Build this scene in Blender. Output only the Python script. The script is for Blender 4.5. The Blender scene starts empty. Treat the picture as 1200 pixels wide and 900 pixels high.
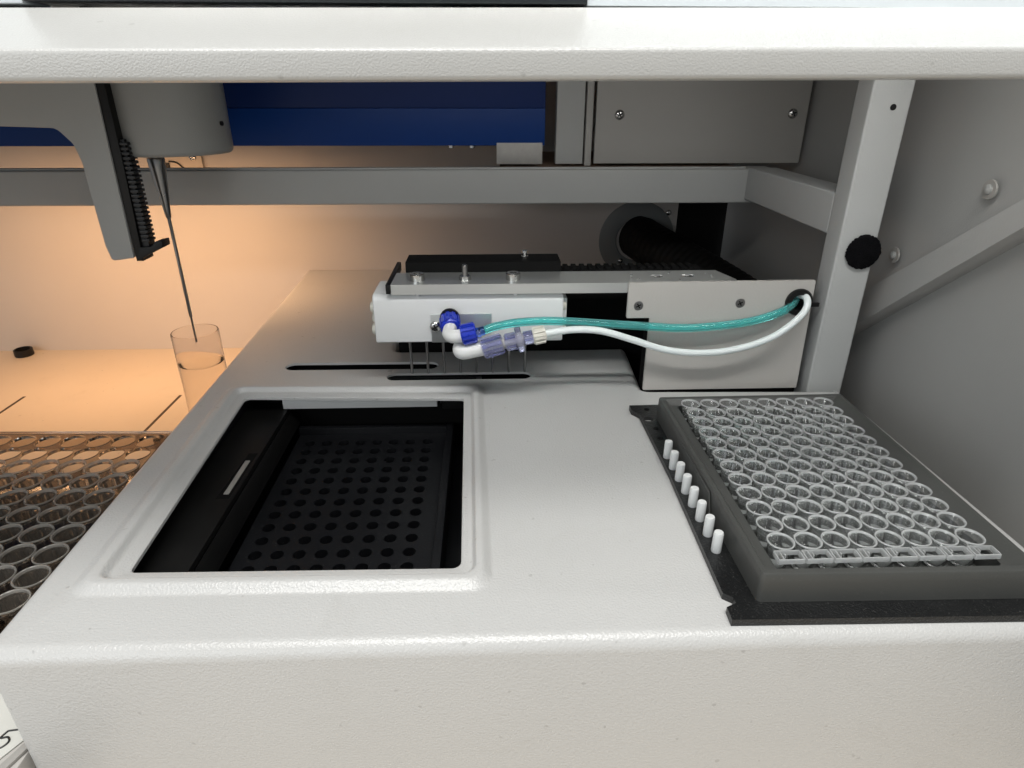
import bpy, bmesh, math, random
from mathutils import Vector, Matrix, geometry
random.seed(4)
S = 0.001                      # everything below is written in millimetres
sc = bpy.context.scene
col = sc.collection
PI = math.pi

# ------------------------------------------------------------------ materials
def new_mat(name):
    m = bpy.data.materials.new(name); m.use_nodes = True
    nt = m.node_tree
    b = nt.nodes['Principled BSDF']
    return m, nt, b

def node(nt, kind, **kw):
    n = nt.nodes.new(kind)
    for k, v in kw.items():
        if k.startswith('i_'):
            n.inputs[k[2:].replace('_', ' ')].default_value = v
        else:
            setattr(n, k, v)
    return n

def coat(name, base, rough=0.4, bump=0.0, bscale=900, var=0.05, vscale=40, metallic=0.0, spec=0.5,
         dust=0.0, bdist=0.0004, stretch=None, rvar=0.08, fine=False, specks=0.0):
    """painted / plastic / metal surface with mottled colour, roughness and a grain."""
    m, nt, b = new_mat(name)
    tc = node(nt, 'ShaderNodeTexCoord')
    src = tc.outputs['Object']
    if stretch:
        mp = node(nt, 'ShaderNodeMapping'); mp.inputs['Scale'].default_value = stretch
        nt.links.new(src, mp.inputs['Vector']); src = mp.outputs['Vector']
    n1 = node(nt, 'ShaderNodeTexNoise', i_Scale=vscale, i_Detail=5.0, i_Roughness=0.6)
    nt.links.new(src, n1.inputs['Vector'])
    cr = node(nt, 'ShaderNodeMix', data_type='RGBA')
    cr.inputs[6].default_value = tuple(c * (1 - var) for c in base) + (1,)
    cr.inputs[7].default_value = tuple(min(1, c * (1 + var)) for c in base) + (1,)
    nt.links.new(n1.outputs['Fac'], cr.inputs[0])
    outc = cr.outputs[2]
    if dust:
        n3 = node(nt, 'ShaderNodeTexNoise', i_Scale=vscale * 22, i_Detail=2.0)
        nt.links.new(src, n3.inputs['Vector'])
        r3 = node(nt, 'ShaderNodeMapRange'); r3.inputs[1].default_value = 0.66; r3.inputs[2].default_value = 0.78
        r3.inputs[3].default_value = 0.0; r3.inputs[4].default_value = dust
        nt.links.new(n3.outputs['Fac'], r3.inputs[0])
        c3 = node(nt, 'ShaderNodeMix', data_type='RGBA'); c3.inputs[7].default_value = (0.5, 0.5, 0.48, 1)
        nt.links.new(r3.outputs[0], c3.inputs[0]); nt.links.new(outc, c3.inputs[6]); outc = c3.outputs[2]
    if specks:
        n4 = node(nt, 'ShaderNodeTexNoise', i_Scale=260.0, i_Detail=1.0)
        nt.links.new(src, n4.inputs['Vector'])
        r4 = node(nt, 'ShaderNodeMapRange'); r4.inputs[1].default_value = 0.745; r4.inputs[2].default_value = 0.78
        r4.inputs[3].default_value = 0.0; r4.inputs[4].default_value = specks
        nt.links.new(n4.outputs['Fac'], r4.inputs[0])
        c4 = node(nt, 'ShaderNodeMix', data_type='RGBA'); c4.inputs[7].default_value = (0.12, 0.11, 0.10, 1)
        nt.links.new(r4.outputs[0], c4.inputs[0]); nt.links.new(outc, c4.inputs[6])
        n5 = node(nt, 'ShaderNodeTexNoise', i_Scale=28.0, i_Detail=6.0, i_Roughness=0.7, i_Distortion=1.5)
        nt.links.new(src, n5.inputs['Vector'])
        r5 = node(nt, 'ShaderNodeMapRange'); r5.inputs[1].default_value = 0.55; r5.inputs[2].default_value = 0.8
        r5.inputs[3].default_value = 0.0; r5.inputs[4].default_value = specks
        nt.links.new(n5.outputs['Fac'], r5.inputs[0])
        c5 = node(nt, 'ShaderNodeMix', data_type='RGBA', blend_type='MULTIPLY'); c5.inputs[7].default_value = (0.78, 0.76, 0.72, 1)
        nt.links.new(r5.outputs[0], c5.inputs[0]); nt.links.new(c4.outputs[2], c5.inputs[6]); outc = c5.outputs[2]
    nt.links.new(outc, b.inputs['Base Color'])
    rr = node(nt, 'ShaderNodeMapRange'); rr.inputs[3].default_value = max(0.02, rough - rvar); rr.inputs[4].default_value = rough + rvar
    nt.links.new(n1.outputs['Fac'], rr.inputs[0]); nt.links.new(rr.outputs[0], b.inputs['Roughness'])
    b.inputs['Metallic'].default_value = metallic
    b.inputs['Specular IOR Level'].default_value = spec
    if bump:
        n2 = node(nt, 'ShaderNodeTexNoise', i_Scale=bscale, i_Detail=3.0 if fine else 1.5, i_Roughness=0.5)
        nt.links.new(src, n2.inputs['Vector'])
        bp = node(nt, 'ShaderNodeBump', i_Strength=bump, i_Distance=bdist)
        nt.links.new(n2.outputs['Fac'], bp.inputs['Height']); nt.links.new(bp.outputs['Normal'], b.inputs['Normal'])
    return m

def clear(name, tint, rough=0.05, ior=1.5, bump=0.0):
    m, nt, b = new_mat(name)
    b.inputs['Base Color'].default_value = tint + (1,)
    b.inputs['Transmission Weight'].default_value = 1.0
    b.inputs['Roughness'].default_value = rough
    b.inputs['IOR'].default_value = ior
    if bump:
        tc = node(nt, 'ShaderNodeTexCoord'); n = node(nt, 'ShaderNodeTexNoise', i_Scale=700.0, i_Detail=2.0)
        bp = node(nt, 'ShaderNodeBump', i_Strength=bump, i_Distance=0.0003)
        nt.links.new(tc.outputs['Object'], n.inputs['Vector']); nt.links.new(n.outputs['Fac'], bp.inputs['Height'])
        nt.links.new(bp.outputs['Normal'], b.inputs['Normal'])
    return m

M = {}
M['cover']   = coat('textured_white_enamel', (0.52, 0.522, 0.515), rough=0.30, bump=0.65, bscale=1300, var=0.035, vscale=12, bdist=0.0003, rvar=0.08, specks=0.25)
M['beam']    = coat('textured_cream_enamel', (0.50, 0.50, 0.485), rough=0.30, bump=0.28, bscale=2300, var=0.03, vscale=14, bdist=0.0004, rvar=0.05, specks=0.2)
M['grey']    = coat('light_grey_powder_coat', (0.37, 0.375, 0.365), rough=0.48, bump=0.25, bscale=1500, var=0.05, vscale=25)
M['postg']   = coat('lit_grey_powder_coat', (0.43, 0.44, 0.435), rough=0.45, bump=0.25, bscale=1500, var=0.05, vscale=25)  # lighter copy of the frame grey, stronger light put into the colour
M['panelg']  = coat('warm_grey_powder_coat', (0.34, 0.33, 0.31), rough=0.55, bump=0.25, bscale=1400, var=0.06, vscale=16)
M['wall']    = coat('pale_beige_wall_paint', (0.56, 0.53, 0.50), rough=0.6, bump=0.2, bscale=1300, var=0.05, vscale=10)
M['sidew']   = coat('grey_side_paint', (0.385, 0.385, 0.375), rough=0.5, bump=0.2, bscale=1300, var=0.06, vscale=9)
M['bench']   = coat('cream_bench_laminate', (0.64, 0.56, 0.46), rough=0.5, bump=0.1, bscale=1200, var=0.05, vscale=20, specks=0.3)
M['black']   = coat('black_anodised', (0.006, 0.0065, 0.008), rough=0.38, bump=0.15, bscale=1800, var=0.2, vscale=50, dust=0.05)
M['blackp']  = coat('black_plastic', (0.005, 0.005, 0.005), rough=0.45, spec=0.35, var=0.2, vscale=60)
M['dceil']   = coat('dark_hood_lining', (0.07, 0.07, 0.07), rough=0.6, var=0.1, vscale=20)
M['headg']   = coat('mid_grey_enamel', (0.27, 0.272, 0.26), rough=0.36, bump=0.3, bscale=1700, var=0.06, vscale=25)
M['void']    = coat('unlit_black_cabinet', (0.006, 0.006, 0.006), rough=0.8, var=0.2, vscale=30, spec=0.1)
M['sheet']   = coat('black_crackle_sheet', (0.009, 0.0095, 0.010), rough=0.34, bump=0.6, bscale=1400, var=0.25, vscale=80, dust=0.20)
M['frame']   = coat('charcoal_moulded_plastic', (0.060, 0.062, 0.059), rough=0.46, bump=0.12, bscale=1500, var=0.10, vscale=35, dust=0.04)
M['blue']    = coat('deep_blue_enamel', (0.001, 0.034, 0.185), rough=0.42, spec=0.2, bump=0.05, bscale=500, var=0.08, vscale=15)
M['alu']     = coat('milled_aluminium', (0.66, 0.68, 0.67), rough=0.32, bump=0.15, bscale=900, var=0.06, vscale=60, metallic=0.8, stretch=(0.12, 1, 1))
M['tabm'] = coat('galvanised_tab', (0.36, 0.35, 0.33), rough=0.5, bump=0.3, bscale=300, var=0.2, vscale=150, metallic=0.3)
M['plate']   = coat('beige_sheet_metal', (0.47, 0.455, 0.43), rough=0.42, bump=0.2, bscale=800, var=0.05, vscale=14)
M['steel']   = coat('bright_steel', (0.55, 0.55, 0.54), rough=0.22, var=0.1, vscale=200, metallic=1.0)
M['dsteel']  = coat('dark_steel', (0.30, 0.30, 0.30), rough=0.3, var=0.1, vscale=200, metallic=1.0)
M['ptfe']    = coat('white_machined_polymer', (0.74, 0.755, 0.755), rough=0.42, bump=0.1, bscale=900, var=0.03, vscale=40, stretch=(0.2, 1, 1))
M['white']   = coat('white_plastic', (0.76, 0.77, 0.76), rough=0.35, var=0.03, vscale=80)
M['ivory']   = coat('ivory_plastic', (0.66, 0.65, 0.58), rough=0.35, var=0.04, vscale=80)
M['bluep']   = coat('cobalt_plastic', (0.010, 0.035, 0.46), rough=0.28, var=0.08, vscale=120)
M['strip']   = coat('satin_silver_bar', (0.72, 0.72, 0.70), rough=0.4, bump=0.2, bscale=900, var=0.10, vscale=90)
M['paper']   = coat('label_paper', (0.62, 0.62, 0.58), rough=0.45, bump=0.3, bscale=150, var=0.06, vscale=60)
M['ink']     = coat('black_ink', (0.01, 0.01, 0.01), rough=0.5)
M['felt']    = coat('black_loop_felt', (0.006, 0.006, 0.007), rough=0.95, bump=1.0, bscale=1600, var=0.4, vscale=400, spec=0.05, bdist=0.001)
M['groove']  = coat('dark_groove', (0.05, 0.035, 0.025), rough=0.7)
M['glass']   = clear('clear_glass', (0.93, 0.905, 0.885), rough=0.0, ior=1.15)
M['well']    = clear('clear_polystyrene', (0.97, 0.985, 0.98), rough=0.04, ior=1.55)
M['well'].node_tree.nodes['Principled BSDF'].inputs['Transmission Weight'].default_value = 0.98
M['water']   = clear('still_water', (0.97, 0.98, 0.98), rough=0.0, ior=1.12)
M['teal']    = clear('teal_soft_tubing', (0.26, 0.88, 0.86), rough=0.06, ior=1.4)
M['teal'].node_tree.nodes['Principled BSDF'].inputs['Transmission Weight'].default_value = 0.84
M['lilac']   = clear('lilac_clear_plastic', (0.68, 0.70, 0.96), rough=0.12, ior=1.35, bump=0.3)
M['lilac'].node_tree.nodes['Principled BSDF'].inputs['Transmission Weight'].default_value = 0.9
M['wellfloor'] = clear('cloudy_well_floor', (0.55, 0.58, 0.58), rough=0.3, ior=1.45)
M['wellfloor'].node_tree.nodes['Principled BSDF'].inputs['Transmission Weight'].default_value = 0.72
M['rim'] = clear('milky_rim_highlight', (0.97, 0.99, 0.99), rough=0.07, ior=1.5)  # milky white imitates light catching the well rims and end tabs
M['rim'].node_tree.nodes['Principled BSDF'].inputs['Transmission Weight'].default_value = 0.70
M['bluec']   = clear('blue_clear_plastic', (0.10, 0.28, 0.85), rough=0.1, ior=1.4)
M['smoke']   = clear('smoked_brown_acrylic', (0.60, 0.53, 0.46), rough=0.06, ior=1.45)
M['cup'] = clear('pale_smoked_plastic', (0.58, 0.53, 0.47), rough=0.10, ior=1.4)
M['cup'].node_tree.nodes['Principled BSDF'].inputs['Transmission Weight'].default_value = 0.88
M['cuprim'] = clear('frosted_cup_rim', (0.80, 0.77, 0.71), rough=0.2, ior=1.45)
M['cuprim'].node_tree.nodes['Principled BSDF'].inputs['Transmission Weight'].default_value = 0.7
def soft_tube(name, c):
    m, nt, b = new_mat(name)
    b.inputs['Base Color'].default_value = c + (1,); b.inputs['Roughness'].default_value = 0.3
    b.inputs['Subsurface Weight'].default_value = 0.4
    b.inputs['Subsurface Radius'].default_value = (0.002, 0.002, 0.002)
    b.inputs['Subsurface Scale'].default_value = 1.0
    return m
M['milky'] = soft_tube('milky_white_tubing', (0.80, 0.86, 0.86))
M['peg'] = soft_tube('milky_peg_plastic', (0.68, 0.70, 0.70))

# ------------------------------------------------------------------ mesh kit
def rot_to(axis):
    return Vector((0, 0, 1)).rotation_difference(Vector(axis).normalized()).to_matrix()

class MB:
    def __init__(s): s.bm = bmesh.new()
    def face(s, pts):
        return s.bm.faces.new([s.bm.verts.new(p) for p in pts])
    def box(s, x0, x1, y0, y1, z0, z1, bev=0.0, seg=2, m=None):
        r = bmesh.ops.create_cube(s.bm, size=1)
        vs = r['verts']
        for v in vs:
            v.co = Vector(((x0 + x1) / 2 + v.co.x * (x1 - x0), (y0 + y1) / 2 + v.co.y * (y1 - y0), (z0 + z1) / 2 + v.co.z * (z1 - z0)))
            if m: v.co = m @ v.co
        if bev:
            es = list({e for v in vs for e in v.link_edges})
            bmesh.ops.bevel(s.bm, geom=es, offset=bev, segments=seg, affect='EDGES', profile=0.6)
        return s
    def prism(s, pts, d, bev=0.0, seg=2, at=None):
        """polygon pts (3-D, planar) swept along vector d"""
        a = [s.bm.verts.new(p) for p in pts]; d = Vector(d)
        b = [s.bm.verts.new(Vector(p) + d) for p in pts]
        fs = [s.bm.faces.new(a[::-1]), s.bm.faces.new(b)]
        n = len(pts)
        for i in range(n): fs.append(s.bm.faces.new((a[i], a[(i + 1) % n], b[(i + 1) % n], b[i])))
        bmesh.ops.recalc_face_normals(s.bm, faces=fs)
        if bev:
            es = [e for e in {e for v in a + b for e in v.link_edges}]
            es = [e for e in es if len(e.link_faces) == 2 and e.calc_face_angle(0) > 0.6]
            bmesh.ops.bevel(s.bm, geom=es, offset=bev, segments=seg, affect='EDGES', profile=0.6)
        return s
    def lathe(s, prof, c=(0, 0, 0), axis=(0, 0, 1), n=24, closed=False):
        """prof = [(r, h)...]; r == 0 gives a pole; closed joins last ring to first"""
        R = rot_to(axis); c = Vector(c); rings = []
        for r, h in prof:
            if r <= 1e-6: rings.append([s.bm.verts.new(c + R @ Vector((0, 0, h)))])
            else: rings.append([s.bm.verts.new(c + R @ Vector((r * math.cos(2 * PI * i / n), r * math.sin(2 * PI * i / n), h))) for i in range(n)])
        prs = list(zip(rings, rings[1:])) + ([(rings[-1], rings[0])] if closed else [])
        for a, b in prs:
            for i in range(n):
                j = (i + 1) % n
                if len(a) == 1 and len(b) == 1: break
                if len(a) == 1: s.bm.faces.new((a[0], b[j], b[i])) if False else s.bm.faces.new((a[0], b[i], b[j])[::-1])
                elif len(b) == 1: s.bm.faces.new((a[i], a[j], b[0]))
                else: s.bm.faces.new((a[i], a[j], b[j], b[i]))
        return s
    def cyl(s, c, axis, r, h, r2=None, n=24, ch=0.0):
        r2 = r if r2 is None else r2
        if ch: return s.lathe([(0, 0), (r - ch, 0), (r, ch), (r2, h - ch), (r2 - ch, h), (0, h)], c, axis, n)
        return s.lathe([(0, 0), (r, 0), (r2, h), (0, h)], c, axis, n)
    def tube(s, path, r, n=14, sub=8, caps=True, rfun=None, inner=None):
        P = smooth_path(path, sub)
        N = len(P); rings = []
        T = [(P[min(i + 1, N - 1)] - P[max(i - 1, 0)]).normalized() for i in range(N)]
        up = Vector((0, 0, 1)) if abs(T[0].z) < 0.9 else Vector((1, 0, 0))
        nrm = (up - T[0] * up.dot(T[0])).normalized()
        frames = []
        for i in range(N):
            if i: nrm = (nrm - T[i] * nrm.dot(T[i])).normalized()
            frames.append((nrm.copy(), T[i].cross(nrm)))
        def mk(rad):
            out = []
            for i in range(N):
                rr = rad * (rfun(i, N) if rfun else 1)
                a, b = frames[i]
                out.append([s.bm.verts.new(P[i] + a * rr * math.cos(2 * PI * k / n) + b * rr * math.sin(2 * PI * k / n)) for k in range(n)])
            return out
        o = mk(r); fs = []
        def skin(o):
            for a, b in zip(o, o[1:]):
                for k in range(n): fs.append(s.bm.faces.new((a[k], a[(k + 1) % n], b[(k + 1) % n], b[k])))
        skin(o)
        if inner:
            q = mk(inner); skin(q)
            for a, b in ((o[0], q[0]), (o[-1], q[-1])):
                for k in range(n): fs.append(s.bm.faces.new((a[k], a[(k + 1) % n], b[(k + 1) % n], b[k])))
        elif caps:
            fs.append(s.bm.faces.new(o[0][::-1])); fs.append(s.bm.faces.new(o[-1]))
        bmesh.ops.recalc_face_normals(s.bm, faces=fs)
        return s
    def sphere(s, c, r, sc=(1, 1, 1), u=20, v=12):
        q = bmesh.ops.create_uvsphere(s.bm, u_segments=u, v_segments=v, radius=1)
        for w in q['verts']: w.co = Vector(c) + Vector((w.co.x * r * sc[0], w.co.y * r * sc[1], w.co.z * r * sc[2]))
        return s
    def sheet(s, outline, holes, z, thick=0.0, frame=None, down=True):
        """flat plate with holes; frame(x, y, z) -> 3-D point; thick adds walls and an underside"""
        f = frame or (lambda x, y, z: Vector((x, y, z)))
        loops = [outline] + holes; V2 = []; E = []
        for L in loops:
            k = len(V2); V2 += [Vector(p) for p in L]
            E += [(k + i, k + (i + 1) % len(L)) for i in range(len(L))]
        vs, es, fs, _, _, _ = geometry.delaunay_2d_cdt(V2, E, [], 0, 1e-5)
        top = [s.bm.verts.new(f(v.x, v.y, z)) for v in vs]
        bot = [s.bm.verts.new(f(v.x, v.y, z - thick)) for v in vs] if thick else None
        new = []
        for t in fs:
            c = sum((vs[i] for i in t), Vector((0, 0))) / 3
            if not inside(c, outline) or any(inside(c, h) for h in holes): continue
            new.append(s.bm.faces.new([top[i] for i in t]))
            if thick: new.append(s.bm.faces.new([bot[i] for i in t][::-1]))
        if thick:
            for L in loops:
                idx = [min(range(len(vs)), key=lambda i: (vs[i] - Vector(p)).length_squared) for p in L]
                for a, b in zip(idx, idx[1:] + idx[:1]):
                    if a != b: new.append(s.bm.faces.new((top[a], top[b], bot[b], bot[a])))
        for v in top + (bot or []):
            if not v.link_faces: s.bm.verts.remove(v)
        bmesh.ops.recalc_face_normals(s.bm, faces=new)
        return s
    def rings(s, loops, close=False):
        vv = [[s.bm.verts.new(p) for p in L] for L in loops]
        for a, b in zip(vv, vv[1:]):
            n = len(a)
            for i in range(n): s.bm.faces.new((a[i], a[(i + 1) % n], b[(i + 1) % n], b[i]))
        return vv
    def build(s, name, mat, parent=None, loc=None, angle=38):
        base = Vector(parent['_o']) if parent is not None else Vector(loc or (0, 0, 0))
        bmesh.ops.remove_doubles(s.bm, verts=s.bm.verts[:], dist=1e-4)
        me = bpy.data.meshes.new(name)
        for v in s.bm.verts: v.co = (v.co - base) * S
        s.bm.to_mesh(me); s.bm.free()
        me.polygons.foreach_set('use_smooth', [True] * len(me.polygons))
        me.set_sharp_from_angle(angle=math.radians(angle))
        me.materials.append(mat)
        o = bpy.data.objects.new(name, me); col.objects.link(o)
        if parent is not None:
            o.parent = parent; o['_o'] = list(base)
        else:
            o.location = base * S; o['_o'] = list(base)
        me.update()
        return o

def inside(p, poly):
    x, y = p[0], p[1]; r = False; n = len(poly)
    for i in range(n):
        x1, y1 = poly[i][0], poly[i][1]; x2, y2 = poly[(i + 1) % n][0], poly[(i + 1) % n][1]
        if (y1 > y) != (y2 > y) and x < (x2 - x1) * (y - y1) / (y2 - y1) + x1: r = not r
    return r

def smooth_path(path, sub):
    P = [Vector(p) for p in path]
    if len(P) < 3 or sub <= 1: return P
    out = []
    for i in range(len(P) - 1):
        p0 = P[i - 1] if i else P[0] * 2 - P[1]; p1, p2 = P[i], P[i + 1]
        p3 = P[i + 2] if i + 2 < len(P) else P[-1] * 2 - P[-2]
        for k in range(sub):
            t = k / sub
            out.append(0.5 * ((2 * p1) + (p2 - p0) * t + (2 * p0 - 5 * p1 + 4 * p2 - p3) * t * t + (3 * p1 - p0 - 3 * p2 + p3) * t ** 3))
    out.append(P[-1]); return out

def circ(cx, cy, r, n=20, ry=None):
    ry = ry or r
    return [(cx + r * math.cos(2 * PI * i / n), cy + ry * math.sin(2 * PI * i / n)) for i in range(n)]

def round_poly(pts, rad, seg=6):
    out = []; n = len(pts)
    for i in range(n):
        p = Vector(pts[i]); a = Vector(pts[i - 1]); b = Vector(pts[(i + 1) % n])
        r = rad[i] if isinstance(rad, (list, tuple)) else rad
        if r <= 0: out.append(tuple(p)); continue
        u = (a - p).normalized(); v = (b - p).normalized()
        ang = u.angle(v); t = r / math.tan(ang / 2)
        c = p + (u + v).normalized() * (r / math.sin(ang / 2))
        s0 = p + u * t; s1 = p + v * t
        a0 = math.atan2(s0.y - c.y, s0.x - c.x); a1 = math.atan2(s1.y - c.y, s1.x - c.x)
        d = (a1 - a0 + PI) % (2 * PI) - PI
        for k in range(seg + 1):
            w = a0 + d * k / seg
            out.append((c.x + r * math.cos(w), c.y + r * math.sin(w)))
    return out

def offset(pts, d):
    """d > 0 grows a counter-clockwise polygon"""
    n = len(pts); out = []
    for i in range(n):
        a = Vector(pts[i - 1]); p = Vector(pts[i]); b = Vector(pts[(i + 1) % n])
        e1 = (p - a).normalized(); e2 = (b - p).normalized()
        n1 = Vector((e1.y, -e1.x)); n2 = Vector((e2.y, -e2.x))
        m = (n1 + n2); m = m / max(0.3, m.dot(n1))
        out.append((p.x + m.x * d, p.y + m.y * d))
    return out

def slot(x0, x1, y, h, skew=0.0, n=8):
    r = h / 2; out = []
    for k in range(n + 1):
        a = -PI / 2 + PI * k / n; out.append((x1 - r + r * math.cos(a), y + skew + r * math.sin(a)))
    for k in range(n + 1):
        a = PI / 2 + PI * k / n; out.append((x0 + r + r * math.cos(a), y + r * math.sin(a)))
    return out

def tag(o, label=None, cat=None, group=None, kind=None):
    if label: o['label'] = label
    if cat: o['category'] = cat
    if group: o['group'] = group
    if kind: o['kind'] = kind
    return o
def thing(name, loc, label, cat, group=None):
    o = bpy.data.objects.new(name, None); col.objects.link(o)
    o.location = Vector(loc) * S; o['_o'] = list(loc); o.empty_display_size = 0.005
    return tag(o, label, cat, group)
def copy_tree(o, dloc, parent=None):
    c = o.copy(); col.objects.link(c)
    if parent is None: c.location = o.location + Vector(dloc) * S
    else: c.parent = parent
    for ch in list(o.children): copy_tree(ch, None, c)
    return c

def screw(mb, c, axis, r, h=1.2, dome=True):
    """domed cross-head screw"""
    n = 18
    if dome: mb.lathe([(0, -0.4 * h), (r, -0.4 * h), (r, 0.15 * h), (r * 0.92, 0.5 * h), (r * 0.7, 0.8 * h), (r * 0.35, h), (0.0, h * 0.92)], c, axis, n)
    else: mb.lathe([(0, -0.5), (r, -0.5), (r, 0), (r * 0.45, 0.12), (0, 0.12)], c, axis, n)
def cross(mb, c, axis, r, h):
    R = rot_to(axis).to_4x4(); T = Matrix.Translation(Vector(c))
    m = T @ R @ Matrix.Rotation(0.5, 4, 'Z')
    mb.box(-r * 0.55, r * 0.55, -r * 0.13, r * 0.13, h * 0.8, h * 1.03, m=m)
    mb.box(-r * 0.13, r * 0.13, -r * 0.55, r * 0.55, h * 0.8, h * 1.04, m=m)
def screw_part(parent, c, axis, r, h=1.2, mat='steel', dome=True, name='screw'):
    a = MB(); screw(a, c, axis, r, h, dome); o = a.build(name, M[mat], parent)
    b = MB(); cross(b, c, axis, r, h if dome else 0.14); b.build('cross_slot', M['blackp'], o)
    return o

# ------------------------------------------------------------------ setting
DZ = -14.0
mb = MB(); mb.box(-900, 140, -400, 412, -100, -90); bench = tag(mb.build('bench_surface', M['bench'], None, (-400, 200, -90)), kind='structure')
for a, b in (((-466, 270), (-466.4, 309)), ((-342.3, 236), (-342.3, 307))):
    mb = MB(); mb.box(a[0] - 1.1, a[0] + 1.1, a[1], b[1], -90.4, -89.8, bev=0.2); mb.build('groove', M['groove'], bench)
mb = MB(); mb.sheet([(-900, -100), (160, -100), (160, 320), (-900, 320)], [[(77, -90), (77, 63.5), (140, 63.5), (140, -90)][::-1]], 0, 6, frame=lambda x, y, z: Vector((x, 416 + z, y))); back_wall = tag(mb.build('back_wall', M['wall'], None, (-300, 410, 0)), kind='structure')
mb = MB(); mb.box(125, 131, -300, 420, -200, 330); side_wall = tag(mb.build('side_wall', M['sidew'], None, (125, 200, 0)), kind='structure')
mb = MB(); mb.box(-900, 131, 24, 420, 205, 211); tag(mb.build('ceiling', M['dceil'], None, (-300, 200, 205)), kind='structure')
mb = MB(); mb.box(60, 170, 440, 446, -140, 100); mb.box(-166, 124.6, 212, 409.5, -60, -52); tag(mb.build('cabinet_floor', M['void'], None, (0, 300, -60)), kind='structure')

# ------------------------------------------------------------------ white deck cover
deck = thing('instrument_cover', (-60, 60, DZ), 'large white textured instrument cover with an open rectangular window and two narrow slots', 'cover')
out = [(-243, -24), (99, -26), (97, 143), (-10, 146.5), (-7, 209), (-151, 208), (-152, 409), (-257, 409), (-250, 200), (-247, 100)]
out = round_poly(out, [6, 6, 2, 3, 4, 4, 2, 2, 0, 0], 5)
op = round_poly([(-215.9, 10.6), (-104.2, 8.7), (-107.2, 139.8), (-223.0, 145.2)], [2.2, 3.2, 2, 3], 6)
emb = round_poly([(-231.5, -1.5), (-92.8, -4.0), (-96.6, 156.0), (-236.5, 159.0)], [7, 7, 7, 7], 6)
front_r = 5.0
def rise(t):
    def st(a, b, x): x = min(1, max(0, (x - a) / (b - a))); return x * x * (3 - 2 * x)
    return -0.5 + 0.5 * st(0.0, 0.25, t) + 2.5 * st(0.33, 0.50, t) - 2.5 * st(0.62, 1.0, t)
body = MB()
loops = [[(x, y, DZ - 2.1) for x, y in op], [(x, y, DZ - 0.8) for x, y in op]]
for k in range(30):
    t = k / 29
    loops.append([(a[0] + (b[0] - a[0]) * max(t, 0.025), a[1] + (b[1] - a[1]) * max(t, 0.025), DZ + rise(t)) for a, b in zip(op, emb)])
body.rings(loops)
ringo = [(p[0], p[1]) for p in loops[-1]]
s1 = slot(-212.8, -123.5, 184.2, 10.5, -0.8, 10); s2 = slot(-151.5, -69.8, 167.4, 9.6, 0.0, 10)
inner = offset(out, -front_r)
body.sheet(inner, [ringo, s1, s2], DZ)
for sl in (s1, s2): body.rings([[(x, y, DZ) for x, y in sl], [(x, y, DZ - 1.4) for x, y in sl]])
skirt = []
for k in range(7):
    a = PI / 2 * k / 6
    skirt.append([(x, y, DZ - front_r * (1 - math.cos(a))) for x, y in offset(out, -front_r * (1 - math.sin(a)))])
skirt.append([(x, y, -60) for x, y in out]); skirt.append([(x, y, -135) for x, y in out])
body.rings(skirt)
bmesh.ops.remove_doubles(body.bm, verts=body.bm.verts[:], dist=0.01)
bmesh.ops.recalc_face_normals(body.bm, faces=body.bm.faces[:])
body.build('body', M['cover'], deck, angle=50)
# dark trough behind the two slots
mb = MB()
mb.box(-216, -66, 158, 194, -40, -39); mb.box(-216, -66, 157.2, 158.2, -39, -16.8); mb.box(-216, -66, 194, 195, -39, -16.6)
mb.build('slot_trough', M['void'], deck)
# window recess: black well
rec = MB()
rec.box(-226, -101, 170, 173, -60, -16.2)       # back
rec.box(-226, -101, 3, 6, -60, -16.2)           # front
rec.box(-229, -226, 3, 173, -60, -16.2); rec.box(-101, -98, 3, 173, -60, -16.2)
rec.box(-229, -98, 3, 173, -64, -60)
recess = rec.build('window_recess', M['black'], deck)
led = MB()
led.prism([(-225.8, 6.2, -24), (-203.0, 6.2, -24), (-203.0, 169.8, -24), (-225.8, 169.8, -24)], (0, 0, -3), 0.4)
led.prism([(-203.0, 6.2, -27.2), (-199.8, 6.2, -33), (-199.8, 169.8, -33), (-203.0, 169.8, -27.2)], (0, 0, -3))
ledge = led.build('side_ledge', M['blackp'], deck)
mb = MB(); mb.prism([(-208.0, 69, -23.5), (-205.8, 69, -23.5), (-205.6, 96, -23.5), (-207.8, 96, -23.5)], (0, 0, -1.4), 0.3); mb.build('groove_glint', M['tabm'], ledge)  # pale strip standing in for a bright reflection inside the groove
mb = MB(); mb.prism([(-210.2, 66, -23.9), (-204.6, 66, -23.9), (-204.4, 103, -23.9), (-208.6, 103, -23.9)], (0, 0, -0.8), 0.2); mb.build('guide_slot', M['void'], ledge)
mb = MB(); mb.box(-205.2, -122.2, 148.2, 153, -23.6, -17.2, bev=0.4); mb.build('silver_bar', M['white'], deck)
mb = MB(); mb.box(-119.5, -103, 150, 154, -26, -19, bev=0.5); mb.box(-120.6, -118.6, 148.6, 150.5, -22, -20.6, bev=0.3); mb.build('bar_stop', M['blackp'], deck)
# perforated block
blk = MB()
holes = [circ(-191.3 + 9.05 * c + 0.012 * r * 0, 40.5 + 9.1 * r, 2.75, 14) for c in range(8) for r in range(12)]
blk.sheet([(-199, 30), (-118, 30), (-118, 150), (-199, 150)], holes, -41, 9)
blk.box(-199.6, -118, 150.2, 154, -52, -37, bev=0.6); blk.box(-117.8, -114, 27, 154, -52, -36.5, bev=0.6)
blk.box(-199.6, -117.8, 25, 29.8, -52, -38, bev=0.6)
blk.build('perforated_block', coat('graphite_block', (0.007, 0.0075, 0.009), rough=0.42, spec=0.3, bump=0.1, var=0.15, vscale=60, dust=0.08), deck, angle=30)

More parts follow.
